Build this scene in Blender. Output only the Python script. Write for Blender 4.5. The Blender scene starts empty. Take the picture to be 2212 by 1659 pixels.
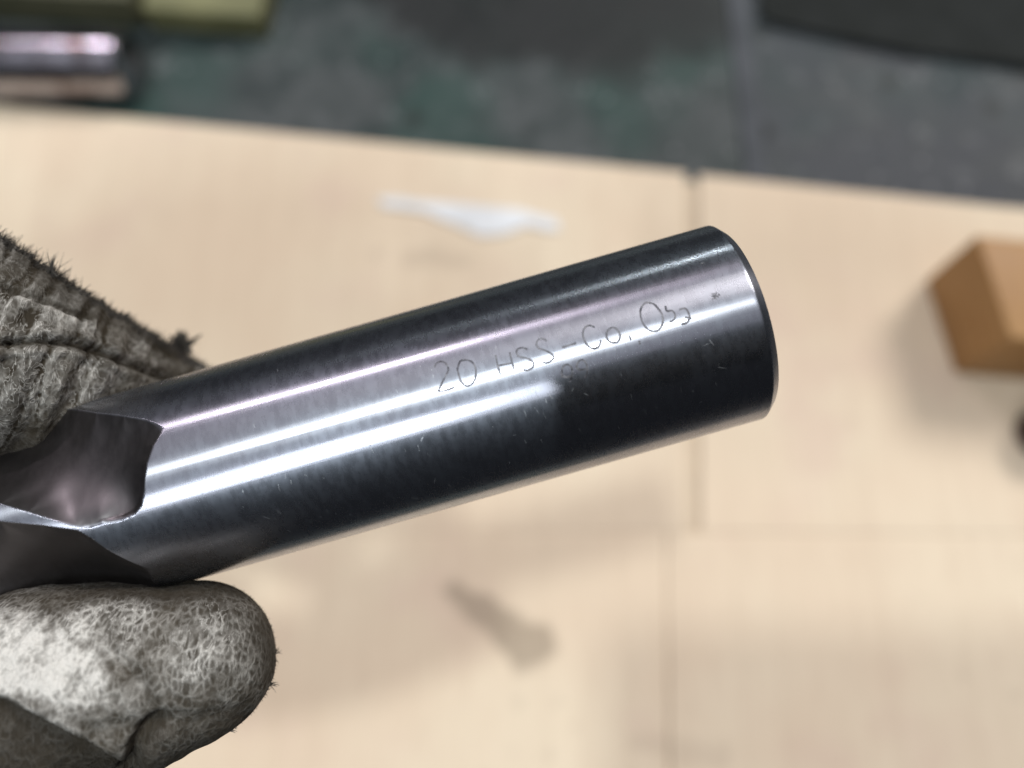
import bpy, bmesh, math, random
import numpy as np
from mathutils import Vector, Matrix, noise

random.seed(7)
rng = np.random.default_rng(7)
S = bpy.context.scene
COL = S.collection

# ------------------------------------------------------------------ camera
FPX, CX, CY = 1725.0, 1106.0, 829.5          # photo measured at 2212 px width
PITCH = math.radians(18)                      # camera leans 18 deg off straight down
CAM = Vector((0, 0, 0.25))
RGT = Vector((1, 0, 0))
UPV = Vector((0, math.cos(PITCH), math.sin(PITCH)))
BAK = Vector((0, -math.sin(PITCH), math.cos(PITCH)))
cam_d = bpy.data.cameras.new('camera')
cam = bpy.data.objects.new('camera', cam_d)
COL.objects.link(cam)
cam.matrix_world = Matrix(((RGT.x, UPV.x, BAK.x, CAM.x), (RGT.y, UPV.y, BAK.y, CAM.y), (RGT.z, UPV.z, BAK.z, CAM.z), (0, 0, 0, 1)))
cam_d.sensor_width = 36
cam_d.lens = 36 * FPX / 2212
cam_d.clip_start = 0.005
cam_d.clip_end = 20
cam_d.dof.use_dof = True
cam_d.dof.focus_distance = 0.0735
cam_d.dof.aperture_fstop = cam_d.lens / 2.7    # about a 2.7 mm entrance pupil, as in a phone
S.camera = cam

def pt(px, py, d):
    """point of the place seen at photo pixel (2212 px scale) at depth d metres along the view"""
    px, py, d = float(px), float(py), float(d)
    return CAM + d * ((px - CX) / FPX * RGT - (py - CY) / FPX * UPV - BAK)

def on(px, py, z=0.0):
    """point of a horizontal plane at height z"""
    px, py = float(px), float(py)
    v = (px - CX) / FPX * RGT - (py - CY) / FPX * UPV - BAK
    return CAM + v * ((z - CAM.z) / v.z)

# ------------------------------------------------------------------ tool axis (needed by the lamps)
ANG = math.radians(15.85)
AX = (math.cos(ANG) * RGT + math.sin(ANG) * UPV).normalized()      # towards the shank end
NU = (-math.sin(ANG) * RGT + math.cos(ANG) * UPV).normalized()     # image-up, across the tool
TC = pt(CX, CY + 3.5, 0.0800)                                      # a point of the axis
RAD = 0.0100
PH_LEFT = -0.0112          # left side of the phone relative to its lens

# ------------------------------------------------------------------ world and lamps (workshop interior)
w = bpy.data.worlds.new('World')
S.world = w
w.use_nodes = True
bg = w.node_tree.nodes['Background']
bg.inputs[0].default_value = (0.80, 0.84, 0.95, 1)
bg.inputs[1].default_value = 0.022

def lamp(name, theta, axial, dist, size, power, col=(1, 1, 1), size_y=None, along=None):
    t, a = math.radians(theta), math.radians(axial)
    d = (math.cos(a) * (math.cos(t) * BAK + math.sin(t) * NU) + math.sin(a) * AX).normalized()
    ld = bpy.data.lights.new(name, 'AREA')
    ld.shape = 'DISK' if size_y is None else 'RECTANGLE'
    ld.size = size
    if size_y: ld.size_y = size_y
    ld.energy = power
    ld.color = col
    o = bpy.data.objects.new(name, ld)
    COL.objects.link(o)
    o.location = TC + d * dist
    # local -Z towards the tool, local X along the tool axis
    z = d
    along = along or AX
    x = (along - along.dot(z) * z).normalized()
    y = z.cross(x)
    o.matrix_world = Matrix(((x.x, y.x, z.x, o.location.x), (x.y, y.y, z.y, o.location.y), (x.z, y.z, z.z, o.location.z), (0, 0, 0, 1)))
    return o

lamp('ceiling_lamp_soft', 27, 0, 2.2, 3.6, 12, (0.91, 0.88, 1.0), 2.9)
lamp('ceiling_lamp_front', 61, -13, 3.0, 0.14, 14, (1.0, 0.88, 0.96))
lamp('ceiling_lamp_middle', 16.5, -4, 2.6, 0.20, 26, (0.93, 1.0, 1.0))
lamp('ceiling_lamp_back', -13, -14, 2.6, 0.04, 26, (0.88, 0.94, 1.0), 0.60, RGT)
lamp('ceiling_lamp_right', 47, 42, 3.0, 1.1, 66, (1.0, 0.96, 0.93))
lamp('ceiling_lamp_far', 90, 20, 3.4, 0.12, 5, (0.88, 1.0, 1.0))

S.view_settings.view_transform = 'Standard'
S.view_settings.look = 'None'
S.view_settings.exposure = -0.06
S.view_settings.gamma = 1
S.view_settings.use_curve_mapping = False
S.cycles.max_bounces = 5
S.cycles.use_denoising = True

# ------------------------------------------------------------------ helpers
def tag(o, label=None, cat=None, group=None, kind=None):
    if label: o['label'] = label
    if cat: o['category'] = cat
    if group: o['group'] = group
    if kind: o['kind'] = kind
    return o

def empty(name, loc=(0, 0, 0)):
    o = bpy.data.objects.new(name, None)
    o.empty_display_size = 0.01
    o.location = loc
    COL.objects.link(o)
    return o

def link(name, me, mat, parent=None, smooth=False, angle=None):
    o = bpy.data.objects.new(name, me)
    COL.objects.link(o)
    if mat: me.materials.append(mat)
    if smooth:
        me.polygons.foreach_set('use_smooth', [True] * len(me.polygons))
        if angle:
            me.set_sharp_from_angle(angle=math.radians(angle))
    if parent:
        o.parent = parent
        o.matrix_parent_inverse = Matrix.Translation(-Vector(parent.location)) if parent.type == 'EMPTY' else parent.matrix_world.inverted()
    return o

def mesh(name, verts, faces):
    me = bpy.data.meshes.new(name)
    me.from_pydata([tuple(v) for v in verts], [], faces)
    me.update()
    return me

def prism(name, poly, z0, z1, bevel=0.0, seg=2):
    """closed slab from a counter-clockwise outline in plan"""
    bm = bmesh.new()
    vb = [bm.verts.new((p[0], p[1], z0)) for p in poly]
    vt = [bm.verts.new((p[0], p[1], z1)) for p in poly]
    n = len(poly)
    bm.faces.new(vb[::-1]); bm.faces.new(vt)
    for i in range(n):
        bm.faces.new((vb[i], vb[(i + 1) % n], vt[(i + 1) % n], vt[i]))
    bmesh.ops.recalc_face_normals(bm, faces=bm.faces)
    if bevel:
        bmesh.ops.bevel(bm, geom=list(bm.edges), offset=bevel, segments=seg, affect='EDGES', profile=0.6)
    me = bpy.data.meshes.new(name)
    bm.to_mesh(me); bm.free()
    return me

class NT:
    """small node-tree writer"""
    def __init__(self, name):
        self.m = bpy.data.materials.new(name)
        self.m.use_nodes = True
        self.t = self.m.node_tree
        self.p = self.t.nodes['Principled BSDF']
        self.out = self.t.nodes['Material Output']
    def n(self, typ, **kw):
        nd = self.t.nodes.new(typ)
        for k, v in kw.items(): setattr(nd, k, v)
        return nd
    def put(self, sock, v):
        if isinstance(v, bpy.types.NodeSocket): self.t.links.new(v, sock)
        elif isinstance(v, tuple) and sock.type == 'RGBA' and len(v) == 3: sock.default_value = (*v, 1)
        else: sock.default_value = v
    def obj(self):
        return self.n('ShaderNodeTexCoord').outputs['Object']
    def mapping(self, vec, scale=(1, 1, 1), rot=(0, 0, 0), loc=(0, 0, 0)):
        nd = self.n('ShaderNodeMapping')
        self.put(nd.inputs[0], vec); nd.inputs['Scale'].default_value = scale
        nd.inputs['Rotation'].default_value = rot; nd.inputs['Location'].default_value = loc
        return nd.outputs[0]
    def noise(self, vec, scale, detail=3, rough=0.5, dist=0.0):
        nd = self.n('ShaderNodeTexNoise')
        self.put(nd.inputs['Vector'], vec)
        nd.inputs['Scale'].default_value = scale; nd.inputs['Detail'].default_value = detail
        nd.inputs['Roughness'].default_value = rough; nd.inputs['Distortion'].default_value = dist
        return nd.outputs['Fac']
    def vor(self, vec, scale, feature='F1', rnd=1.0):
        nd = self.n('ShaderNodeTexVoronoi', feature=feature)
        self.put(nd.inputs['Vector'], vec); nd.inputs['Scale'].default_value = scale
        nd.inputs['Randomness'].default_value = rnd
        return nd.outputs['Distance']
    def rng(self, v, a, b, c=0.0, d=1.0, smooth=True):
        nd = self.n('ShaderNodeMapRange', interpolation_type='SMOOTHSTEP' if smooth else 'LINEAR')
        self.put(nd.inputs[0], v)
        for i, x in enumerate((a, b, c, d)): self.put(nd.inputs[i + 1], x)
        return nd.outputs[0]
    def math(self, op, a, b=0.0, clamp=False):
        nd = self.n('ShaderNodeMath', operation=op, use_clamp=clamp)
        self.put(nd.inputs[0], a); self.put(nd.inputs[1], b)
        return nd.outputs[0]
    def mix(self, f, a, b, blend='MIX'):
        nd = self.n('ShaderNodeMix', data_type='RGBA', blend_type=blend)
        self.put(nd.inputs[0], f); self.put(nd.inputs[6], a); self.put(nd.inputs[7], b)
        return nd.outputs[2]
    def vadd(self, a, b):
        nd = self.n('ShaderNodeVectorMath', operation='ADD')
        self.put(nd.inputs[0], a); self.put(nd.inputs[1], b)
        return nd.outputs[0]
    def bump(self, h, strength, dist, normal=None):
        nd = self.n('ShaderNodeBump')
        self.put(nd.inputs['Height'], h)
        nd.inputs['Strength'].default_value = strength; nd.inputs['Distance'].default_value = dist
        if normal: self.put(nd.inputs['Normal'], normal)
        return nd.outputs[0]
    def attr(self, name):
        return self.n('ShaderNodeAttribute', attribute_name=name).outputs['Fac']
    def set(self, **kw):
        for k, v in kw.items(): self.put(self.p.inputs[k.replace('_', ' ')], v)
        return self.m

# ------------------------------------------------------------------ materials
def mat_cardboard(dark_marks):
    t = NT('corrugated_card')
    o = t.n('ShaderNodeNewGeometry').outputs['Position']
    big = t.noise(o, 11, 4, 0.55)
    base = t.mix(t.rng(big, 0.35, 0.68), (0.69, 0.557, 0.415), (0.74, 0.63, 0.475))
    pink = t.rng(t.noise(t.mapping(o, loc=(3.1, 1.7, 0)), 22, 3), 0.50, 0.70, 0, 0.55)
    base = t.mix(pink, base, (0.64, 0.485, 0.39))
    fib = t.noise(t.mapping(o, scale=(900, 60, 1)), 1, 3, 0.6)
    base = t.mix(t.rng(fib, 0.3, 0.75, 0, 0.22), base, (0.52, 0.40, 0.29))
    flute = t.noise(t.mapping(o, scale=(170, 4, 1)), 1, 2, 0.5)
    base = t.mix(t.rng(flute, 0.42, 0.70, 0, 0.15), base, (0.55, 0.43, 0.31))
    spk = t.vor(t.vadd(o, (0.3, 0.2, 0)), 85)
    base = t.mix(t.math('MULTIPLY', t.rng(spk, 0.08, 0.26, 0.16, 0.0), t.rng(big, 0.5, 0.62)), base, (0.34, 0.27, 0.20))
    # darker patches with outlines of their own: capsules given by two points and two radii
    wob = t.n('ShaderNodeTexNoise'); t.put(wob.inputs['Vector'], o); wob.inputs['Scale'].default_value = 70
    for (a, b, r, amount, colr) in dark_marks:
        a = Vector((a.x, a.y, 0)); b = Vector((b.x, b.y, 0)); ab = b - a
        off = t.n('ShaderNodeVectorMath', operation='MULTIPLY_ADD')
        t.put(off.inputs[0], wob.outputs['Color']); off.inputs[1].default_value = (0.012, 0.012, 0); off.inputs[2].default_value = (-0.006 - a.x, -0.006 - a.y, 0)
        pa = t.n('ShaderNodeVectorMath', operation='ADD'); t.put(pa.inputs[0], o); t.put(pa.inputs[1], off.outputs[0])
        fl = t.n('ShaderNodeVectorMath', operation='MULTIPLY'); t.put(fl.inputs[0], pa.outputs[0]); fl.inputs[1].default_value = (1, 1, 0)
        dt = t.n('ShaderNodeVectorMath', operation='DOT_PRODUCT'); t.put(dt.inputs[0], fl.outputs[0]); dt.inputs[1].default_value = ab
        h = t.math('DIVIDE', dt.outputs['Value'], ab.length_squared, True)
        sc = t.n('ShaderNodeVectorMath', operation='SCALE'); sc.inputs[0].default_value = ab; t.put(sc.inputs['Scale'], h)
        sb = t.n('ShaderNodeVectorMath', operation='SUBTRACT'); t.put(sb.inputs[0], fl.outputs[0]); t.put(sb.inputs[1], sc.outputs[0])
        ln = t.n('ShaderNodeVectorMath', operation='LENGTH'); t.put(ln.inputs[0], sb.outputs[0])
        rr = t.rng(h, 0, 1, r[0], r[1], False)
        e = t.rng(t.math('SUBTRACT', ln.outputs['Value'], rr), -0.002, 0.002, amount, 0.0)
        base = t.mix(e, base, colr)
    nb = t.bump(t.noise(o, 700, 4), 0.25, 0.0004)
    return t.set(Base_Color=base, Roughness=0.78, Specular_IOR_Level=0.25, Normal=nb)

def mat_bench(name, c0, c1, c2, oil=None):
    t = NT(name)
    o = t.n('ShaderNodeNewGeometry').outputs['Position']
    a = t.noise(o, 34, 5, 0.65)
    base = t.mix(t.rng(a, 0.38, 0.62), c0, c1)
    g = t.noise(t.mapping(o, loc=(5, 2, 1)), 17, 4)
    base = t.mix(t.rng(g, 0.46, 0.7, 0, 0.75), base, c2)
    d = t.noise(o, 95, 4, 0.6)
    base = t.mix(t.rng(d, 0.56, 0.76, 0, 0.55), base, (0.16, 0.165, 0.168))
    f = t.vor(o, 120)
    base = t.mix(t.rng(f, 0.06, 0.20, 0.35, 0.0), base, (0.34, 0.34, 0.35))
    k = t.vor(t.vadd(o, (0.7, 0.1, 0)), 38)
    base = t.mix(t.rng(k, 0.05, 0.20, 0.8, 0.0), base, (0.02, 0.024, 0.022))
    if oil:                                               # an oil-soaked patch, an ellipse with a ragged rim
        c_, rx, ry, rot = oil
        mp = t.mapping(t.vadd(o, (-c_.x, -c_.y, 0)), rot=(0, 0, -rot))
        mp = t.mapping(mp, scale=(1 / rx, 1 / ry, 0))
        l_ = t.n('ShaderNodeVectorMath', operation='LENGTH'); t.put(l_.inputs[0], mp)
        e_ = t.math('ADD', l_.outputs['Value'], t.math('MULTIPLY', t.noise(o, 38, 4, 0.6), 0.9))
        base = t.mix(t.rng(e_, 1.25, 1.65, 0.88, 0.0), base, (0.014, 0.015, 0.015))
    nb = t.bump(d, 0.4, 0.001)
    return t.set(Base_Color=base, Roughness=t.rng(a, 0.3, 0.7, 0.45, 0.7), Specular_IOR_Level=0.22, Normal=nb)

def mat_plain(name, c, c2, scale=80, rough=0.5, metal=0.0, bump=0.2, spec=0.4, stretch=(1, 1, 1)):
    t = NT(name)
    o = t.mapping(t.n('ShaderNodeNewGeometry').outputs['Position'], scale=stretch)
    n1 = t.noise(o, scale, 5, 0.6)
    base = t.mix(t.rng(n1, 0.3, 0.7), c, c2)
    return t.set(Base_Color=base, Roughness=t.rng(n1, 0.3, 0.7, rough * 0.85, min(1, rough * 1.15)), Metallic=metal,
                 Specular_IOR_Level=spec, Normal=t.bump(n1, bump, 0.0008))

def mat_steel(name, rough=0.275, aniso=0.9, grime=0.24, base=(0.385, 0.385, 0.43), rust=False):
    """ground tool steel: grinding marks run round the tool, so highlights smear along the axis;
    the attribute 'cut' marks the duller milled flutes"""
    t = NT(name)
    o = t.obj()                                           # local Z is the tool axis
    cut = t.attr('cut')
    ring = t.noise(t.mapping(o, scale=(60, 60, 9000)), 1, 2, 0.5)
    mott = t.noise(t.mapping(o, scale=(600, 600, 1300)), 1, 4, 0.65)
    stripe = t.noise(t.mapping(o, scale=(750, 750, 14)), 1, 3, 0.6)
    patch = t.noise(o, 130, 3, 0.5)
    c = t.mix(t.rng(patch, 0.35, 0.7, 0, 1), base, tuple(x * 0.88 for x in base))
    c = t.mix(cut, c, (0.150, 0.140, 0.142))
    if rust:
        c = t.mix(t.rng(t.noise(o, 75, 4, 0.6), 0.46, 0.64), c, (0.12, 0.075, 0.065))
    vt = t.n('ShaderNodeVectorTransform', vector_type='VECTOR', convert_from='OBJECT', convert_to='WORLD')
    vt.inputs[0].default_value = (0, 0, 1)
    nb = t.bump(ring, 0.10, 0.00002)
    nb = t.bump(stripe, 1.0, 0.000012, nb)
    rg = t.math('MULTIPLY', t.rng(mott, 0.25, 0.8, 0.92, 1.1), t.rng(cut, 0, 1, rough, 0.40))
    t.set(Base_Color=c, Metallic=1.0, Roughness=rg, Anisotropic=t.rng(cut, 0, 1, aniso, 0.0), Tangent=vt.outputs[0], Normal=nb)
    # the finer haze of handling marks: a broader second lobe
    g = t.n('ShaderNodeBsdfPrincipled')
    t.put(g.inputs['Base Color'], t.mix(cut, (0.36, 0.40, 0.46), (0.16, 0.15, 0.15)))
    g.inputs['Metallic'].default_value = 1.0
    g.inputs['Roughness'].default_value = 0.42
    ms = t.n('ShaderNodeMixShader')
    hz = t.math('MULTIPLY', t.rng(mott, 0.30, 0.78, grime * 0.75, grime * 1.4), t.rng(patch, 0.3, 0.7, 0.75, 1.2))
    t.put(ms.inputs[0], hz)
    t.put(ms.inputs[1], t.p.outputs[0]); t.put(ms.inputs[2], g.outputs[0])
    t.put(t.out.inputs[0], ms.outputs[0])
    return t.m

def mat_leather():
    """dirty grey work leather: pale fibrous ground, dark grimy pores, pale rubbed creases"""
    t = NT('worn_leather')
    o = t.n('ShaderNodeNewGeometry').outputs['Position']
    wn = t.n('ShaderNodeTexNoise'); t.put(wn.inputs['Vector'], o); wn.inputs['Scale'].default_value = 620; wn.inputs['Detail'].default_value = 4
    wm = t.n('ShaderNodeVectorMath', operation='MULTIPLY_ADD'); t.put(wm.inputs[0], wn.outputs['Color'])
    wm.inputs[1].default_value = (0.0010,) * 3; t.put(wm.inputs[2], o)
    q = wm.outputs[0]
    vn = t.n('ShaderNodeTexVoronoi', feature='SMOOTH_F1'); t.put(vn.inputs['Vector'], t.mapping(q, scale=(1.15, 0.8, 1), rot=(0, 0, -0.3)))
    vn.inputs['Scale'].default_value = 1650; vn.inputs['Smoothness'].default_value = 0.35
    pore = vn.outputs['Distance']
    hair = t.math('ABSOLUTE', t.math('SUBTRACT', t.noise(t.mapping(o, scale=(2.4, 0.6, 1.2), rot=(0, 0, -0.35)), 520, 3, 0.6, 0.8), 0.5))
    mid = t.noise(q, 420, 4, 0.65)
    big = t.noise(o, 130, 3, 0.5)
    fine = t.noise(o, 3000, 3, 0.75)
    web = t.vor(t.mapping(q, scale=(1.35, 0.75, 1), rot=(0, 0, -0.3)), 1250, 'DISTANCE_TO_EDGE')
    web = t.math('MULTIPLY', t.rng(web, 0.0, 0.30, 1, 0), t.rng(mid, 0.32, 0.62, 0.22, 1))
    worn_lit = t.attr('worn_lit')          # rubbed pale finish, with the thumb's lit top painted in
    grime_shade = t.attr('grime_shade')      # grime and dark suede, plus shade painted at rims, folds and contact
    worn_lit = t.rng(t.math('ADD', worn_lit, t.math('MULTIPLY', t.math('SUBTRACT', mid, 0.5), 0.9)), 0.12, 0.85, 0.0, 0.9)
    crease = t.attr('crease')      # pale ridges of the folds
    pale = t.rng(pore, 0.16, 0.78, 0.0, 1.0)
    pale = t.math('MULTIPLY', t.math('ADD', t.math('MULTIPLY', pale, 0.72), 0.22), t.rng(mid, 0.28, 0.72, 0.15, 1.25))
    lig = t.math('ADD', 0.01, t.math('MULTIPLY', pale, 0.17))
    lig = t.math('ADD', lig, t.math('MULTIPLY', web, t.rng(t.attr('finger'), 0, 1, 0.36, 0.17)))
    lig = t.math('ADD', lig, t.math('MULTIPLY', t.math('MULTIPLY', t.rng(hair, 0.0, 0.03, 1, 0), t.rng(big, 0.40, 0.6)), 0.34))
    lig = t.math('MULTIPLY', lig, t.rng(big, 0.3, 0.7, 0.7, 1.2))
    lig = t.math('ADD', lig, t.math('MULTIPLY', worn_lit, t.rng(pale, 0, 0.7, 0.55, 1.0)))
    lig = t.math('ADD', lig, t.math('MULTIPLY', crease, 0.40), True)
    lig = t.math('MULTIPLY', lig, t.rng(fine, 0.2, 0.8, 0.7, 1.25))
    lig = t.math('MULTIPLY', lig, t.rng(grime_shade, 0, 1, 1.0, 0.12), True)
    col = t.mix(lig, (0.031, 0.025, 0.017), (0.68, 0.66, 0.61))
    tan = t.math('MULTIPLY', t.rng(t.noise(o, 170, 3), 0.38, 0.66, 0.08, 0.5), t.math('MULTIPLY', t.rng(worn_lit, 0, 0.6, 1, 0.2), t.rng(grime_shade, 0.2, 0.9, 1, 0.35)))
    col = t.mix(tan, col, (0.058, 0.046, 0.030))
    h = t.math('ADD', t.math('MULTIPLY', fine, 0.35), t.math('MULTIPLY', pale, 0.7))
    h = t.math('ADD', h, t.math('MULTIPLY', web, 0.5))
    h = t.math('ADD', h, t.math('MULTIPLY', t.rng(hair, 0, 0.05, 1, 0), 0.4))
    nb = t.bump(h, 0.7, 0.00012)
    return t.set(Base_Color=col, Roughness=0.85, Specular_IOR_Level=0.18, Normal=nb)

M_bench = mat_bench('bench_paint', (0.028, 0.038, 0.037), (0.066, 0.073, 0.073), (0.030, 0.062, 0.053), (on(1190, -40), 0.080, 0.042, -0.10))
M_bench2 = mat_bench('bench_paint_blue', (0.032, 0.037, 0.041), (0.062, 0.066, 0.072), (0.036, 0.052, 0.052))
M_strip = mat_plain('dull_strip', (0.055, 0.060, 0.066), (0.085, 0.09, 0.098), 60, 0.8, 0, 0.2, 0.2)
M_rubber = mat_plain('black_rubber', (0.010, 0.012, 0.011), (0.024, 0.026, 0.025), 50, 0.85, 0, 0.2, 0.15)
M_olive = mat_plain('olive_paint', (0.135, 0.135, 0.062), (0.20, 0.195, 0.095), 45, 0.6)
M_olive_dark = mat_plain('olive_paint_worn', (0.07, 0.072, 0.040), (0.115, 0.112, 0.065), 40, 0.6)
M_wood = mat_plain('varnished_wood', (0.36, 0.185, 0.062), (0.47, 0.275, 0.115), 1, 0.55, 0, 0.15, 0.35, (40, 40, 400))
M_brown = mat_plain('dark_brown_plastic', (0.035, 0.018, 0.016), (0.06, 0.03, 0.026), 90, 0.45)
M_paper = mat_plain('white_paper', (0.62, 0.63, 0.64), (0.80, 0.82, 0.84), 55, 0.8)
M_slot = mat_plain('card_layer_below', (0.52, 0.42, 0.31), (0.60, 0.49, 0.36), 60, 0.85)
M_steel = mat_steel('ground_steel')
M_bar = mat_steel('polished_bar_steel', 0.20, 0.6, 0.05, (0.40, 0.385, 0.42), True)
M_etch = mat_plain('etched_mark', (0.07, 0.07, 0.08), (0.24, 0.24, 0.26), 1300, 0.5, 0.9)
M_scr = mat_plain('bright_scratch', (0.30, 0.32, 0.34), (0.52, 0.54, 0.56), 900, 0.5, 1.0)
M_leather = mat_leather()
M_fibre = mat_plain('leather_fibre', (0.028, 0.025, 0.022), (0.08, 0.073, 0.062), 900, 0.9)

# ------------------------------------------------------------------ setting: bench
bench = tag(empty('workbench', (0, 0.2, 0)), 'grey-green dusty workbench top under the cardboard', kind='structure')
jx0, jx1 = on(1600, 300).x, on(1648, 300).x
def flat(poly): return [(p[0], p[1]) for p in poly]
link('bench_plate', prism('bench_plate', [(-0.7, -0.16), (jx0, -0.16), (jx0, 0.55), (-0.7, 0.55)], -0.03, 0.0), M_bench, bench)
link('bench_plate', prism('bench_plate', [(jx1, -0.16), (0.7, -0.16), (0.7, 0.55), (jx1, 0.55)], -0.03, -0.0004), M_bench2, bench)
link('joint_strip', prism('joint_strip', [(jx0 + 0.0003, -0.16), (jx1 - 0.0003, -0.16), (jx1 - 0.0003, 0.55), (jx0 + 0.0003, 0.55)], -0.03, 0.0009, 0.0004), M_strip, bench)

# ------------------------------------------------------------------ rubber mat at the back
def plan(pxs, z): return [on(x, y, z) for x, y in pxs]
def ccw(poly):
    a = sum(poly[i].x * poly[(i + 1) % len(poly)].y - poly[(i + 1) % len(poly)].x * poly[i].y for i in range(len(poly)))
    return poly if a > 0 else poly[::-1]
m2 = ccw(plan([(1628, -200), (1646, 26), (1660, 38), (1783, 66), (1966, 103), (2170, 129), (2420, 165), (2500, -200)], 0.004))
tag(link('rubber_mat', prism('rubber_mat', m2, 0.0012, 0.0026, 0.0005), M_rubber), 'black rubber mat lying on the bench in the top right corner', 'mat')

# ------------------------------------------------------------------ olive boxes and the steel bar, top left
def box_px(name, p0, p1, back, z0, z1, mat, bev=0.0012):
    a, b = on(*p0, z0), on(*p1, z0)
    d = (b - a); n = Vector((-d.y, d.x, 0)).normalized() * back
    return link(name, prism(name, [a, b, b + n, a + n], z0, z1, bev, 3), mat, None, True, 40)
o = box_px('steel_box', (332, 66), (580, 84), 0.09, 0.0005, 0.012, M_olive)
tag(o, 'olive green painted steel box with a sharp front edge, lighter of the two boxes', 'box', 'olive boxes')
o = box_px('steel_box', (-260, 30), (318, 62), 0.09, 0.0005, 0.016, M_olive_dark)
tag(o, 'dull dark olive box behind the shiny round bar, top left corner', 'box', 'olive boxes')

def lathe(name, prof, n=96):
    """profile of (z, r) along local Z"""
    verts, faces = [], []
    for z, r in prof:
        for i in range(n):
            a = 2 * math.pi * i / n
            verts.append((r * math.cos(a), r * math.sin(a), z))
    for k in range(len(prof) - 1):
        for i in range(n):
            j = (i + 1) % n
            faces.append((k * n + i, k * n + j, (k + 1) * n + j, (k + 1) * n + i))
    faces.append(tuple(range(n))[::-1]); faces.append(tuple(range((len(prof) - 1) * n, len(prof) * n)))
    return mesh(name, verts, faces)

RB = 0.0118
pa, pb = on(-420, 136, RB), on(281, 142, RB)
ln = (pb - pa).length
bar = empty('steel_bar', pa); bar.location = pa
zx = (pb - pa).normalized()
qx = zx.to_track_quat('Z', 'Y')
b1 = link('bar_body', lathe('bar_body', [(0, RB - .001), (0.001, RB), (ln - 0.0135, RB), (ln - 0.0130, RB - .0004), (ln - 0.0115, RB - .0004), (ln - 0.0110, RB), (ln - 0.0012, RB), (ln, RB - 0.0012)], 96), M_bar, None, True, 30)
b1.parent = bar; b1.rotation_mode = 'QUATERNION'; b1.rotation_quaternion = qx
tag(bar, 'shiny round steel bar lying on the bench, top left', 'bar')

# ------------------------------------------------------------------ flattened carton
ZC = 0.0046
carton = tag(empty('flattened_carton', (0.05, 0.05, 0)), 'flattened beige cardboard carton with a slot between its flaps, on the bench', 'carton')
card_marks = [(on(975, 1275, ZC), on(1150, 1400, ZC), (0.0022, 0.0078), 0.62, (0.26, 0.205, 0.15)),  # darker wedge and patches mixed into the card colour
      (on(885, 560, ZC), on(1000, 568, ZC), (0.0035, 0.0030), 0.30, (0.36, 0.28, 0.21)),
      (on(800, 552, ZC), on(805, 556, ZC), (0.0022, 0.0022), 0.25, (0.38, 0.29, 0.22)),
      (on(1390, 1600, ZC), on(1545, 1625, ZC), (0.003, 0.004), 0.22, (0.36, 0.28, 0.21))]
M_card = mat_cardboard(card_marks)

def sheet(name, corners, z1, mat, parent, thick=0.004, n=26, edge=0.0022, drop=0.0003, seed=0):
    """card panel with rolled-down edges and a slight sag; corners are plan points, anticlockwise"""
    a, b, c, d = [Vector((p[0], p[1], 0)) for p in corners]
    ts = np.unique(np.concatenate([np.linspace(0, 1, n), [0.004, 0.01, 0.02, 0.98, 0.99, 0.996]]))
    verts, faces = [], []
    m = len(ts)
    for v in ts:
        for u in ts:
            p = (a * (1 - u) + b * u) * (1 - v) + (d * (1 - u) + c * u) * v
            eu = min(u * (b - a).length, (1 - u) * (b - a).length)
            ev = min(v * (d - a).length, (1 - v) * (d - a).length)
            e = min(eu, ev)
            z = z1 - drop * max(0, 1 - e / edge) ** 2
            z += 0.0006 * noise.noise((p.x * 22 + seed, p.y * 22, seed)) * min(1, e / 0.02)
            verts.append((p.x, p.y, z))
    for j in range(m - 1):
        for i in range(m - 1):
            faces.append((j * m + i, j * m + i + 1, (j + 1) * m + i + 1, (j + 1) * m + i))
    rim = [i for i in range(m)] + [j * m + m - 1 for j in range(1, m)] + [(m - 1) * m + i for i in range(m - 2, -1, -1)] + [j * m for j in range(m - 2, 0, -1)]
    base = len(verts)
    for r in rim: verts.append((verts[r][0], verts[r][1], z1 - thick if z1 - thick < 0.0005 else 0.0005))
    k = len(rim)
    for i in range(k):
        faces.append((rim[(i + 1) % k], rim[i], base + i, base + (i + 1) % k))
    faces.append(tuple(base + i for i in range(k))[::-1])
    return link(name, mesh(name, verts, faces), mat, parent, True, 50)

tl = on(-1000, 128, ZC)
sl_t, sl_b = on(1480, 372, ZC), on(1484, 1149, ZC)      # slot, left and right side
sr_t, sr_b = on(1511, 376, ZC), on(1516, 1149, ZC)
fr = on(2760, 508, ZC)
hl = on(-1000, 1172, ZC); hr = on(2900, 1160, ZC)
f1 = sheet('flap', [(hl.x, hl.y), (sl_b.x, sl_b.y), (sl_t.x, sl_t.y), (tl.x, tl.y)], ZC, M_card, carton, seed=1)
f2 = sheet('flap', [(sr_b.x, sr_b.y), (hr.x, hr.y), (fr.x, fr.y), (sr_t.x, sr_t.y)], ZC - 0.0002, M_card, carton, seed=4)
g = 0.0001
cv_t, cv_b = on(1440, 1160, ZC), on(1443, 1900, ZC)
yb = -0.080
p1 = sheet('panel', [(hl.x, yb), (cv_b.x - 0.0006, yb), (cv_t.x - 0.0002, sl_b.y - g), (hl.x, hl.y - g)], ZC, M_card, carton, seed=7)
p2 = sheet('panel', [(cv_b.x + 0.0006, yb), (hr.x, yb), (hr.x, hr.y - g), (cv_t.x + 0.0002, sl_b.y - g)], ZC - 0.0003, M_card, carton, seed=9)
u = prism('backing_layer', [(hl.x + .01, yb + .004), (hr.x - .01, yb + .004), (hr.x - .01, fr.y + 0.006), (sr_t.x, sr_t.y - 0.0025), (tl.x + .01, tl.y - 0.006)], 0.0001, 0.0026)
link('backing_layer', u, M_slot, carton)

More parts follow.
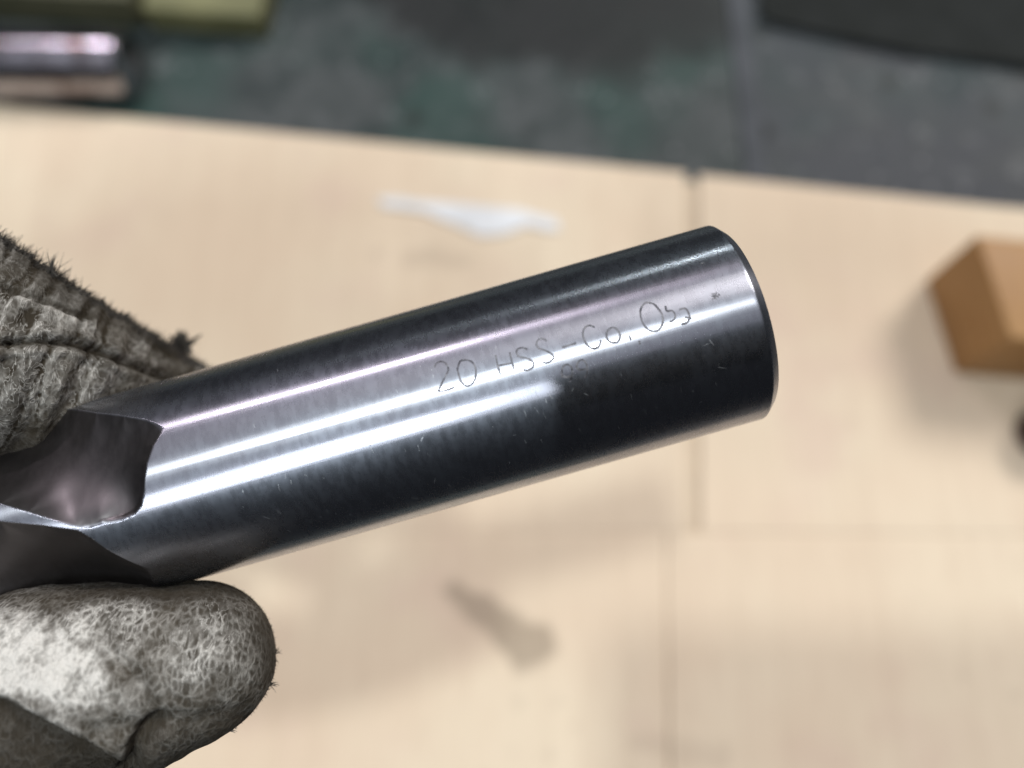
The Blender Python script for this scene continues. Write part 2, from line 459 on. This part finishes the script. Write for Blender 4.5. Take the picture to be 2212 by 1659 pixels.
# torn white paper scrap on the card
out = [(813, 426), (860, 428), (906, 433), (973, 437), (1066, 448), (1120, 453), (1159, 463), (1204, 474), (1207, 496), (1178, 494), (1141, 487), (1110, 500), (1085, 507), (1037, 507), (1012, 497), (992, 489), (955, 474), (921, 459), (870, 452), (825, 448)]
pp = ccw([on(x + rng.uniform(-3, 3), y + rng.uniform(-2, 2), ZC + 0.0006) for x, y in out])
sc_me = prism('paper_scrap', pp, ZC + 0.0004, ZC + 0.0007)
tag(link('paper_scrap', sc_me, M_paper), 'torn strip of white paper stuck on the cardboard above the tool', 'paper')

# ------------------------------------------------------------------ wooden block, dark knob at the right
zb = ZC + 0.0002
HB = 0.031
c0, c1, c2 = on(1998, 604, zb), on(2062, 806, zb), on(2500, 848, zb)
c3 = c0 + (c2 - c1)
wb = link('wooden_block', prism('wooden_block', ccw([c0, c1, c2, c3]), zb, zb + HB, 0.0011, 3), M_wood, None, True, 40)
tag(wb, 'orange-brown wooden block lying on the cardboard at the right edge', 'block')
kb = on(2246, 940, zb)
kn = link('knob', lathe('knob', [(0, 0.0072), (0.001, 0.0082), (0.009, 0.0084), (0.011, 0.0076), (0.0122, 0.0055), (0.0126, 0.003)], 48), M_brown, None, True, 40)
kn.location = kb
tag(kn, 'small dark brown round knob below the wooden block, cut by the right edge', 'knob')

# ------------------------------------------------------------------ end mill
TM = Matrix(((BAK.x, NU.x, AX.x, TC.x), (BAK.y, NU.y, AX.y, TC.y), (BAK.z, NU.z, AX.z, TC.z), (0, 0, 0, 1)))
TMi = TM.inverted()
def unwrap(px, py, r=RAD):
    """(s, arc) on the tool's surface for a photo pixel; arc = r * angle, positive image-down"""
    o = TMi @ CAM
    d = (TMi @ pt(px, py, 1.0)) - o
    A = d.x ** 2 + d.y ** 2; Bq = 2 * (o.x * d.x + o.y * d.y); Cq = o.x ** 2 + o.y ** 2 - r * r
    disc = max(0.0, Bq * Bq - 4 * A * Cq)
    t = (-Bq - math.sqrt(disc)) / (2 * A)
    p = o + t * d
    return p.z, r * math.atan2(-p.y, p.x)
def wrap(s, arc, r=RAD):
    a = arc / RAD
    return (r * math.cos(a), -r * math.sin(a), s)

mill = empty('end_mill')
mill.matrix_world = TM
tag(mill, 'steel end mill with a ground shank, held in the gloved hand', 'end mill')
def tool_part(name, me, mat, smooth=True, angle=None, parent=None):
    ob = bpy.data.objects.new(name, me); COL.objects.link(ob)
    me.materials.append(mat)
    if smooth:
        me.polygons.foreach_set('use_smooth', [True] * len(me.polygons))
        if angle: me.set_sharp_from_angle(angle=math.radians(angle))
    ob.parent = parent or mill
    return ob

S_END = 0.0228
s_tip, _ = unwrap(357, 927)
S_SPLIT = s_tip + 0.006
# shank: plain cylinder, chamfered end
def grid_tool(svals, nth, rfun, cap0=None, cap1=None):
    th = np.linspace(0, 2 * np.pi, nth, endpoint=False)
    SS, TT = np.meshgrid(svals, th, indexing='ij')
    R = rfun(SS, TT)
    V = np.stack([R * np.cos(TT), -R * np.sin(TT), SS], -1).reshape(-1, 3)
    ns = len(svals)
    i = np.arange(ns - 1)[:, None] * nth; j = np.arange(nth)[None, :]; jn = (j + 1) % nth
    F = np.stack([i + j, i + nth + j, i + nth + jn, i + jn], -1).reshape(-1, 4)
    me = bpy.data.meshes.new('tool')
    me.from_pydata(V.tolist(), [], F.tolist() + ([list(range(nth))] if cap0 else []) + ([list(range((ns - 1) * nth, ns * nth))[::-1]] if cap1 else []))
    me.update()
    return me
CH = 0.0009
prof_s = [S_SPLIT] + list(np.linspace(S_SPLIT + 0.002, S_END - 0.0003, 24)) + [S_END - 0.0001, S_END, S_END + 0.0001, S_END + CH * .9, S_END + CH, S_END + CH]
prof_r = [RAD] * 25 + [RAD, RAD - 0.00002, RAD - 0.00010, RAD - 0.00078, RAD - 0.0009, RAD * 0.3]
ps, pr = np.array(prof_s), np.array(prof_r)
idx = {}
me = grid_tool(ps, 256, lambda s, t: np.repeat(pr[:, None], t.shape[1], 1), cap1=True)
shank = tool_part('shank', me, M_steel, True, 28)

# fluted length: flutes cut into the cylinder, running out where the photo shows it
low = [unwrap(x, y) for x, y in [(0, 1088), (60, 1106), (167, 1139), (206, 1141), (222, 1133), (259, 1126), (292, 1112), (307, 1093), (313, 1061), (315, 1030), (319, 1001), (333, 964), (357, 927)]]
upp = [unwrap(x, y) for x, y in [(340, 916), (315, 906), (268, 898), (208, 891)]]
HEL = math.tan(math.radians(29))
FAR = -0.100
s0, a0 = low[0]; s1, a1 = upp[-1]
poly = [(FAR, a0 + (FAR - s0) * HEL)] + low + upp + [(s1 - 0.004, a1 - 0.004 * 0.75), (FAR, a1 - 0.004 * .75 + (FAR - s1 + 0.004) * HEL)]
# the land between two flutes is about 1.4 mm wide: keep upper edge clear of the next flute
poly = np.array(poly)

def inside_poly(P, X, Y):
    ins = np.zeros(X.shape, bool)
    n = len(P)
    for k in range(n):
        ax, ay = P[k]; bx, by = P[(k + 1) % n]
        ins ^= ((ay > Y) != (by > Y)) & (X < (bx - ax) * (Y - ay) / (by - ay + 1e-15) + ax)
    return ins
def chain_dist(P, X, Y):
    """smooth distance to a run of segments"""
    acc = np.zeros(X.shape)
    for (ax, ay), (bx, by) in zip(P[:-1], P[1:]):
        ex, ey = bx - ax, by - ay
        t = np.clip(((X - ax) * ex + (Y - ay) * ey) / (ex * ex + ey * ey), 0, 1)
        acc += (np.hypot(X - ax - t * ex, Y - ay - t * ey) + 1e-7) ** -5.0
    return acc ** -0.2
CIRC = 2 * math.pi * RAD
S_TIP = -0.082
F1 = (poly, poly[:5], poly[4:14], poly[13:])
# the flute below it, followed along its own heel line in the photo
heel = [unwrap(x, y) for x, y in [(0, 1126), (90, 1134), (168, 1146), (200, 1164), (232, 1187), (290, 1217), (325, 1230)]]
wd = 0.0128
hs, ha = heel[0]
far_h = (FAR, ha + (FAR - hs) * HEL)
st_, at_ = heel[-1]
p2_ = np.array([far_h] + heel + [(st_ - 0.001, at_ + 0.003), (st_ - 0.006, at_ + 0.0070), (st_ - 0.012, at_ + 0.0080), (far_h[0], far_h[1] + wd)])
F2 = (p2_[::-1], p2_[10:], p2_[7:11], p2_[:8])
def shifted(F, deg):
    o_ = np.array([0, RAD * math.radians(deg)])
    return tuple(c + o_ for c in F)
FLUTES = [F1, F2, shifted(F1, 186), shifted(F1, 262)]
def flute_depth(SS, TT):
    dep = np.zeros(SS.shape)
    for P, low_c, end_c, up_c in FLUTES:
        for k in range(-2, 3):
            arc = RAD * TT + k * CIRC
            m = inside_poly(P, SS, arc)
            if not m.any(): continue
            x, y = SS[m], arc[m]
            dl, de, du = chain_dist(low_c, x, y), chain_dist(end_c, x, y), chain_dist(up_c, x, y)
            # steep rake face below, gentler heel above, curved run-out towards the shank
            fl = 1 - np.exp(-dl / 0.0028); fu = 1 - np.exp(-du / 0.0034); fe = 1 - np.exp(-de / 0.0028)
            v = 0.0047 * fl * fu * (0.04 + 0.96 * fe) * np.minimum(1, de / 0.0004)
            dep[m] = np.maximum(dep[m], v)
    return dep
sv = np.concatenate([np.linspace(S_TIP, -0.052, 70)[:-1], np.linspace(-0.052, S_SPLIT - 0.0002, 540), [S_SPLIT]])
NTH = 780
me = grid_tool(sv, NTH, lambda s, t: RAD - flute_depth(s, t), cap0=True)
co = np.empty(len(me.vertices) * 3); me.vertices.foreach_get('co', co); co = co.reshape(-1, 3)
at = me.attributes.new('cut', 'FLOAT', 'POINT')
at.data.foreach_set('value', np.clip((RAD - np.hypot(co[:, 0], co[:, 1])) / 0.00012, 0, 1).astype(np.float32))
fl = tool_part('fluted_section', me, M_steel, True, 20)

# etched marking, strokes followed round the shank
def C4(cx, cy): return unwrap(877.8 + cx * 0.3224, 603.5 + cy * 0.3224)
strokes = [
    [(188, 590), (200, 564), (232, 550), (264, 563), (281, 606), (255, 660), (212, 752)], [(212, 752), (270, 742), (322, 722)],
    [(400, 538), (362, 548), (345, 590), (346, 622), (358, 662), (372, 692), (402, 714), (432, 706), (458, 676), (466, 632), (462, 590), (440, 553), (400, 538)],
    [(598, 508), (612, 575), (631, 642)], [(692, 488), (705, 540), (721, 606)], [(613, 578), (706, 560)],
    [(812, 470), (780, 458), (748, 466), (738, 490), (756, 518), (800, 526), (840, 545), (853, 570), (842, 594), (812, 610), (785, 605)],
    [(942, 412), (912, 398), (884, 405), (872, 432), (886, 460), (930, 476), (974, 500), (986, 525), (966, 549), (938, 560), (915, 552)],
    [(1045, 456), (1138, 426)],
    [(1262, 320), (1226, 308), (1195, 324), (1183, 360), (1190, 402), (1213, 442), (1250, 463), (1282, 456), (1300, 428), (1303, 406)],
    [(1340, 362), (1355, 336), (1385, 322), (1416, 340), (1432, 376), (1426, 406), (1404, 425), (1366, 419), (1345, 396), (1340, 362)],
    [(1494, 374), (1504, 408)], [(1560, 410), (1566, 436)],
    [(1660, 165), (1620, 155), (1590, 166), (1570, 202), (1570, 246), (1585, 292), (1610, 326), (1642, 346), (1680, 345), (1706, 320), (1719, 280), (1714, 236), (1690, 198), (1660, 165)],
    [(1735, 178), (1746, 212), (1780, 210), (1801, 236), (1794, 268), (1764, 284)],
    [(1828, 204), (1864, 194), (1886, 214), (1897, 258), (1880, 290), (1842, 302)], [(1868, 252), (1912, 262)],
    [(1044, 660), (1043, 606), (1056, 580), (1081, 571), (1106, 590), (1112, 622), (1104, 668), (1090, 690)], [(1044, 640), (1070, 656), (1106, 646)],
    [(1172, 612), (1142, 592), (1150, 556), (1176, 540), (1201, 556), (1213, 592), (1211, 634), (1196, 660)], [(1142, 592), (1168, 606), (1209, 598)],
]
def catmull(P, sub=5):
    P = [np.array(p, float) for p in P]
    if len(P) < 3: return [P[0] + (P[1] - P[0]) * t for t in np.linspace(0, 1, 6)]
    Q = [2 * P[0] - P[1]] + P + [2 * P[-1] - P[-2]]
    out = []
    for i in range(1, len(Q) - 2):
        for t in np.linspace(0, 1, sub, endpoint=False):
            out.append(0.5 * (2 * Q[i] + (Q[i + 1] - Q[i - 1]) * t + (2 * Q[i - 1] - 5 * Q[i] + 4 * Q[i + 1] - Q[i + 2]) * t * t + (3 * Q[i] - Q[i - 1] - 3 * Q[i + 1] + Q[i + 2]) * t ** 3))
    out.append(P[-1])
    return out
def ribbons(name, lines, width, r, mat, taper=False):
    verts, faces = [], []
    for L, wd in lines:
        L = np.array(L); n = len(L)
        b = len(verts)
        for i in range(n):
            tv = L[min(i + 1, n - 1)] - L[max(i - 1, 0)]
            tv = tv / (np.hypot(*tv) + 1e-12); nv = np.array([-tv[1], tv[0]])
            hw = wd / 2 * (0.85 + 0.3 * random.random())
            if taper: hw *= max(0.1, math.sin(math.pi * (i + 0.3) / (n - 0.4)))
            for sg in (-1, 1):
                q = L[i] + nv * hw * sg
                verts.append(wrap(q[0], q[1], r))
        for i in range(n - 1):
            faces.append((b + 2 * i, b + 2 * i + 1, b + 2 * i + 3, b + 2 * i + 2))
    return tool_part(name, mesh(name, verts, faces), mat, False)
let = [([np.array(C4(*p)) for p in catmull(s)], 0.00018) for s in strokes]
ec = ribbons('etched_lettering', let, 0, RAD + 0.000010, M_etch)
ec['label'] = 'etched marking 20 HSS-Co with maker letters and 99 below'
# ding and fine scratches
sc = []
for k in range(80):
    x = random.uniform(430, 1600); 
    yc = 863 - (x - 1000) * 0.283
    y = yc + random.choice((random.uniform(-190, 190), random.uniform(20, 190)))
    s, a = unwrap(x, y)
    L = random.uniform(0.0002, 0.0009); th = random.gauss(math.pi / 2 - 0.25, 0.35) if random.random() < .8 else random.uniform(0, 3.1)
    d = np.array([math.cos(th), math.sin(th)]) * L
    sc.append(([np.array([s, a]) + d * t for t in np.linspace(0, 1, 5)], random.uniform(0.00003, 0.00007)))
scr = ribbons('scratch_marks', sc, 0, RAD + 0.000006, M_scr, True)
scr['kind'] = 'stuff'
dg = []
for k in range(9):
    s, a = C4(2062 + random.uniform(-22, 22), 114 + random.uniform(-18, 18))
    dg.append(([np.array([s, a]) + np.array([0.0003, 0.0001 * random.uniform(-2, 2)]) * t for t in np.linspace(0, 1, 4)], 0.00014))
dgo = ribbons('pit_mark', dg, 0, RAD + 0.000009, M_etch, True)

# ------------------------------------------------------------------ the phone taking the picture: its shade and mirror image lie on the shank
M_phone = mat_plain('phone_glass_black', (0.010, 0.010, 0.012), (0.014, 0.014, 0.016), 200, 0.35, 0, 0.0)
ph = bmesh.new()
bmesh.ops.create_cube(ph, size=1.0)
bmesh.ops.scale(ph, vec=(0.138, 0.067, 0.0074), verts=ph.verts)
bmesh.ops.bevel(ph, geom=[e for e in ph.edges if abs((e.verts[0].co - e.verts[1].co).z) > 0.001], offset=0.004, segments=6, affect='EDGES')
bmesh.ops.bevel(ph, geom=[e for e in ph.edges if abs((e.verts[0].co - e.verts[1].co).z) < 0.0001], offset=0.0012, segments=2, affect='EDGES')
pme = bpy.data.meshes.new('smartphone'); ph.to_mesh(pme); ph.free()
phone = link('smartphone', pme, M_phone, None, True, 40)
pc = CAM + BAK * 0.012 + RGT * (PH_LEFT + 0.069) + UPV * (-0.004 - 0.0335)
phone.matrix_world = Matrix(((RGT.x, UPV.x, BAK.x, pc.x), (RGT.y, UPV.y, BAK.y, pc.y), (RGT.z, UPV.z, BAK.z, pc.z), (0, 0, 0, 1)))
tag(phone, 'black phone taking the picture, seen only mirrored in the shank', 'phone')

# ------------------------------------------------------------------ leather work glove (one continuous body)
def tube(bm, spine, nring=40, sub=8, flat=1.0):
    """spine of (px, py, depth_mm, radius_px); closed tube with round ends"""
    P = []
    for x, y, d, r in spine:
        c = pt(x, y, d / 1000); P.append((c.x, c.y, c.z, float(r / FPX * d / 1000)))
    Q = catmull(P, sub)
    c = [Vector(q[:3]) for q in Q]; r = [float(q[3]) for q in Q]
    # round end caps
    def cap(c0, c1, r0):
        d = (c0 - c1).normalized()
        return [(c0 + d * (r0 * math.sin(a)), r0 * math.cos(a)) for a in np.linspace(0.15, 1.52, 10)]
    st_ = cap(c[0], c[1], r[0])[::-1]; en = cap(c[-1], c[-2], r[-1])
    c = [x[0] for x in st_] + c + [x[0] for x in en]; r = [x[1] for x in st_] + r + [x[1] for x in en]
    rows = []
    for i in range(len(c)):
        t = (c[min(i + 1, len(c) - 1)] - c[max(i - 1, 0)]).normalized()
        u_ = BAK.cross(t)
        if u_.length < 0.1: u_ = UPV.cross(t)
        u_.normalize(); v_ = t.cross(u_)
        rows.append([bm.verts.new(c[i] + r[i] * (math.cos(a) * u_ + flat * math.sin(a) * v_)) for a in np.linspace(0, 2 * math.pi, nring, endpoint=False)])
    for a, b in zip(rows[:-1], rows[1:]):
        for i in range(nring):
            j = (i + 1) % nring
            bm.faces.new((a[i], a[j], b[j], b[i]))
    bm.faces.new(rows[0][::-1]); bm.faces.new(rows[-1])

gb = bmesh.new()
THUMB = [(-1250, 1560, 96, 330), (-850, 1640, 86, 300), (-500, 1660, 80, 282), (-200, 1598, 77, 268), (0, 1536, 76, 250), (150, 1490, 75.5, 226), (300, 1458, 75.5, 203), (420, 1426, 76, 170)]
INDEX = [(-1250, 640, 104, 300), (-850, 560, 90, 270), (-500, 575, 80, 240), (-200, 660, 78, 222), (0, 764, 79.5, 206), (150, 836, 86, 188), (250, 882, 92, 176), (318, 915, 97, 170)]
tube(gb, THUMB, 44, 10)
tube(gb, INDEX, 44, 10)
tube(gb, [(-1300, 760, 122, 240), (-850, 700, 118, 170), (-450, 760, 116, 150), (-150, 880, 114, 142), (60, 985, 113, 130)])
tube(gb, [(-1300, 900, 132, 230), (-850, 870, 134, 145), (-450, 930, 132, 135), (-150, 1040, 126, 128), (10, 1120, 121, 118)])
tube(gb, [(-1300, 1040, 138, 220), (-900, 1090, 144, 125), (-550, 1160, 142, 118), (-300, 1240, 136, 110), (-180, 1290, 130, 104)])
tube(gb, [(-1250, 640, 112, 240), (-1250, 900, 118, 330), (-1250, 1250, 116, 340), (-1250, 1500, 108, 300)])
tube(gb, [(-1150, 1060, 116, 300), (-1500, 1100, 118, 430), (-1800, 1130, 122, 450), (-2150, 1170, 128, 400), (-2400, 1190, 132, 400)], flat=0.75)
bmesh.ops.recalc_face_normals(gb, faces=gb.faces)
tmp = bpy.data.meshes.new('glove_tmp'); gb.to_mesh(tmp); gb.free()
tmo = bpy.data.objects.new('glove_tmp', tmp); COL.objects.link(tmo)
md = tmo.modifiers.new('r', 'REMESH'); md.mode = 'VOXEL'; md.voxel_size = 0.00036
sm = tmo.modifiers.new('s', 'SMOOTH'); sm.factor = 0.5; sm.iterations = 24
dg_ = bpy.context.evaluated_depsgraph_get(); dg_.update()
gme = bpy.data.meshes.new_from_object(tmo.evaluated_get(dg_))
bpy.data.objects.remove(tmo); bpy.data.meshes.remove(tmp)
gme.name = 'work_glove'
nv = len(gme.vertices)
co = np.empty(nv * 3); gme.vertices.foreach_get('co', co); co = co.reshape(-1, 3)
no = np.empty(nv * 3); gme.vertices.foreach_get('normal', no); no = no.reshape(-1, 3)
rel = co - np.array(CAM)
dep = -(rel @ np.array(BAK)); X = CX + FPX * (rel @ np.array(RGT)) / dep; Y = CY - FPX * (rel @ np.array(UPV)) / dep
front = np.einsum('ij,ij->i', no, -rel) > -0.002 * 0
def pl_dist(P):
    d = np.full(nv, 1e9)
    for (ax, ay), (bx, by) in zip(P[:-1], P[1:]):
        ex, ey = bx - ax, by - ay
        t = np.clip(((X - ax) * ex + (Y - ay) * ey) / (ex * ex + ey * ey), 0, 1)
        d = np.minimum(d, np.hypot(X - ax - t * ex, Y - ay - t * ey))
    return d
disp = np.zeros(nv)
near = X > -700
isidx = (Y < 1000)
def cut(P, wpx, mm, side=None):
    global disp
    d = pl_dist(P); m = front & near & (dep < 0.105)
    disp -= np.where(m, mm * 1e-3 * np.exp(-(d / wpx) ** 2), 0)
    return d
SEAM1 = [(-500, 735), (-150, 745), (0, 744), (89, 738), (164, 744), (208, 759), (262, 783), (366, 817), (440, 850)]
SEAM2 = [(-400, 590), (-100, 600), (36, 629), (98, 649), (149, 673), (196, 685), (260, 716), (330, 752)]
d1 = cut(SEAM1, 7, 0.75)
d2 = cut(SEAM2[:6], 6, 0.45)
disp += np.where(front & (d1 < 40) & isidx, 0.00035 * np.exp(-((d1 - 20) / 9) ** 2), 0)     # raised lips of the seam
# thumb folds
FOLD = [(345, 1560), (312, 1590), (292, 1625), (284, 1700)]
cut(FOLD, 17, 1.5)
cut([(250, 1425), (300, 1470), (325, 1520)], 22, 0.45)
cut([(200, 1590), (270, 1572), (345, 1560), (430, 1556), (520, 1540)], 26, 0.5)
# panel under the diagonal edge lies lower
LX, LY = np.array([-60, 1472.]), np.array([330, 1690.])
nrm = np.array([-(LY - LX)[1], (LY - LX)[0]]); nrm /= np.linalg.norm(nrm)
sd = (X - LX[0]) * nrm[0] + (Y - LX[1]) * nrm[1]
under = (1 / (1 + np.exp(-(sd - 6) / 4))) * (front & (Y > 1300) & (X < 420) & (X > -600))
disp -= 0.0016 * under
# slanting creases across the index finger, lumps everywhere
crease = np.zeros(nv)
for i in np.nonzero(near & front)[0]:
    p = co[i]
    x, y = X[i], Y[i]
    if y < 1000:
        k = x * 0.90 + y * 0.40 + 22 * noise.noise((x * 0.010, y * 0.010, 1.0))
        tt = -x * 0.40 + y * 0.90
        n1 = noise.noise((k * 0.026, tt * 0.0040, 3.0)); n2 = noise.noise((k * 0.05, tt * 0.009, 8.0))
        g1 = math.exp(-((n1 - 0.03) / 0.075) ** 2) * max(0, min(1, 0.5 + 1.6 * noise.noise((x * .014, y * .014, 5))))
        g2 = math.exp(-(n2 / 0.10) ** 2) * max(0, min(1, 0.3 + 1.5 * noise.noise((x * .02, y * .02, 15))))
        v1 = math.exp(-((n1 + 0.10) / 0.08) ** 2)
        crease[i] = g1 + 0.5 * g2 - 0.55 * v1
        disp[i] += 0.00050 * n1 + 0.00018 * n2 + 0.00016 * g1 - 0.00018 * v1 + 0.00010 * noise.noise((p[0] * 1300, p[1] * 1300, p[2] * 1300))
    else:
        q1 = noise.noise((p[0] * 420, p[1] * 300, p[2] * 300))
        disp[i] += 0.00040 * noise.noise((p[0] * 160, p[1] * 160, p[2] * 160)) + 0.00014 * q1 + 0.00012 * noise.noise((p[0] * 1300, p[1] * 1000, p[2] * 1000))
        crease[i] = 0.35 * math.exp(-((q1 - 0.05) / 0.07) ** 2)
co2 = co + no * disp[:, None]
gme.vertices.foreach_set('co', co2.ravel())
# rubbed and grimy leather, with light and shade painted into the tone
def blob(cx, cy, rx, ry, rot=0):
    c, s = math.cos(rot), math.sin(rot)
    u = ((X - cx) * c + (Y - cy) * s) / rx; v = (-(X - cx) * s + (Y - cy) * c) / ry
    return np.exp(-(u * u + v * v))
th = (Y > 1100)
worn_lit = np.where(th, 0.98 * blob(45, 1420, 185, 82, 0.18) + 0.22 * blob(170, 1545, 120, 60, 0.6) + 0.30 * blob(-260, 1450, 260, 130) + 0.16 * blob(500, 1480, 90, 60) + 0.07 * blob(330, 1370, 200, 90),
                0.30 * blob(110, 672, 150, 34, 0.42) + 0.34 * blob(440, 788, 40, 26))
rim = np.clip(1 - np.einsum('ij,ij->i', no, -rel) / np.linalg.norm(rel, axis=1), 0, 1)
grime_shade = np.where(th, 1.0 * under + 0.95 * blob(420, 1650, 240, 100, -0.2) + 0.55 * blob(300, 1440, 40, 55) + 0.85 * blob(420, 1266, 190, 46) + 0.6 * blob(150, 1280, 300, 34) + 0.6 * blob(500, 1590, 90, 45, -0.6) + 0.8 * blob(588, 1400, 50, 170),  # thumb: shade painted on its rim, underside and lower panel
                  0.75 * blob(60, 960, 130, 40, -0.5) + 0.10)  # shade painted where the finger meets the tool
above2 = ((Y - np.interp(X, [p[0] for p in SEAM2], [p[1] for p in SEAM2])) < 0) & ~th
grime_shade = np.where(above2, 0.62, grime_shade) + np.where(~th, 0.9 * np.exp(-(d1 / 7) ** 2) + 0.6 * np.exp(-(d2 / 6) ** 2), 0)
grime_shade += np.where(th, 0.7 * np.exp(-(pl_dist(FOLD) / 20) ** 2), 0)  # shade painted into the thumb fold
for nm, arr in (('worn_lit', worn_lit), ('crease', crease), ('finger', (~th).astype(np.float32)), ('grime_shade', np.clip(grime_shade, 0, 1))):
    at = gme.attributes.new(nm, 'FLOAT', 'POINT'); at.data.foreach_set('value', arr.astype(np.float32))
gme.update()
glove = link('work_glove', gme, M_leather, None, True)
tag(glove, 'dirty grey leather work glove gripping the steel tool between thumb and finger', 'glove')

# loose fibres along the glove's raw edge
fv, ff = [], []
random.seed(21)
def strand(base, tip, wd, bend):
    b = len(fv)
    side = (tip - base).cross(BAK).normalized()
    n = 5
    for i in range(n):
        t = i / (n - 1)
        c = base.lerp(tip, t) + bend * (t * t)
        hw = wd * (1 - t * 0.85) / 2
        fv.append(c - side * hw); fv.append(c + side * hw); fv.append(c + BAK * hw)
    for i in range(n - 1):
        for a, c_ in ((0, 1), (1, 2), (2, 0)):
            ff.append((b + 3 * i + a, b + 3 * i + c_, b + 3 * i + 3 + c_, b + 3 * i + 3 + a))
view = -rel / np.linalg.norm(rel, axis=1)[:, None]
fac = np.einsum('ij,ij->i', no, view)
edge = np.nonzero((np.abs(fac) < 0.30) & ~th & (X > -120) & (X < 475) & (Y < 812) & (dep < 0.11) & (no @ np.array(UPV) > 0.2))[0]
pick = rng.choice(edge, min(2600, len(edge)), replace=False)
for i in pick:
    b_ = Vector(co2[i]); n_ = Vector(no[i])
    L = abs(random.gauss(0, 0.00032)) + 0.00015
    if X[i] < 160: L *= 1.5
    dr = (n_ + 0.55 * Vector((random.gauss(0, 1), random.gauss(0, 1), random.gauss(0, 1))) + 0.3 * RGT).normalized()
    strand(b_ - n_ * 0.0002, b_ + dr * L, 0.00014, Vector((random.gauss(0, 1), random.gauss(0, 1), 0)) * L * 0.25)
def tuft(px, py, n, L, wd, spread, dirx=(0.3, 1.0)):
    j = edge[np.argmin(np.hypot(X[edge] - px, Y[edge] - py))]
    b_ = Vector(co2[j])
    for k in range(n):
        dr = (RGT * (dirx[0] + random.gauss(0, spread)) + UPV * (dirx[1] + random.gauss(0, spread)) + BAK * random.gauss(0, .3)).normalized()
        strand(b_ + RGT * random.gauss(0, 0.0002 + wd * 0.5) - UPV * 0.0003, b_ + dr * L * random.uniform(.5, 1.1), wd, Vector((random.gauss(0.3, .6), random.gauss(0, .4), 0)) * L * 0.3)
tuft(399, 742, 90, 0.0022, 0.0006, 0.30, (0.1, 1))
tuft(395, 748, 20, 0.0011, 0.0005, 0.6, (0.2, 1))
tuft(104, 594, 12, 0.0019, 0.00022, 0.22, (0.1, 1))
tuft(90, 590, 3, 0.0028, 0.00009, 0.15, (0.25, 1))
tuft(118, 600, 5, 0.0015, 0.00016, 0.3)
tuft(6, 556, 10, 0.0019, 0.00018, 0.3)
tuft(24, 562, 8, 0.0014, 0.00018, 0.35)
tuft(372, 722, 4, 0.0012, 0.00014, 0.3)
tuft(268, 687, 5, 0.0012, 0.00014, 0.3, (0.8, 0.7))
thr = np.nonzero((np.abs(fac) < 0.35) & th & (X > 500) & (dep < 0.11))[0]
for (px, py, n, L) in ((594, 1413, 7, 0.0008), (593, 1478, 6, 0.0010), (585, 1500, 3, 0.0006), (455, 1618, 3, 0.0005)):
    j = thr[np.argmin(np.hypot(X[thr] - px, Y[thr] - py))]
    for k in range(n):
        b_ = Vector(co2[j]) + UPV * random.gauss(0, .00015)
        strand(b_ - RGT * .0002, b_ + (RGT + UPV * random.gauss(0, .7)).normalized() * L * random.uniform(.5, 1), 0.00016, UPV * random.gauss(0, .3) * L)
for i in rng.choice(thr, min(120, len(thr)), replace=False):
    b_ = Vector(co2[i]); n_ = Vector(no[i])
    strand(b_, b_ + (n_ + UPV * random.gauss(0, .6)).normalized() * random.uniform(.0001, .0003), 0.00007, n_ * 0)
fib = link('loose_fibres', mesh('loose_fibres', fv, ff), M_fibre)
fib.parent = glove
fib['kind'] = 'stuff'
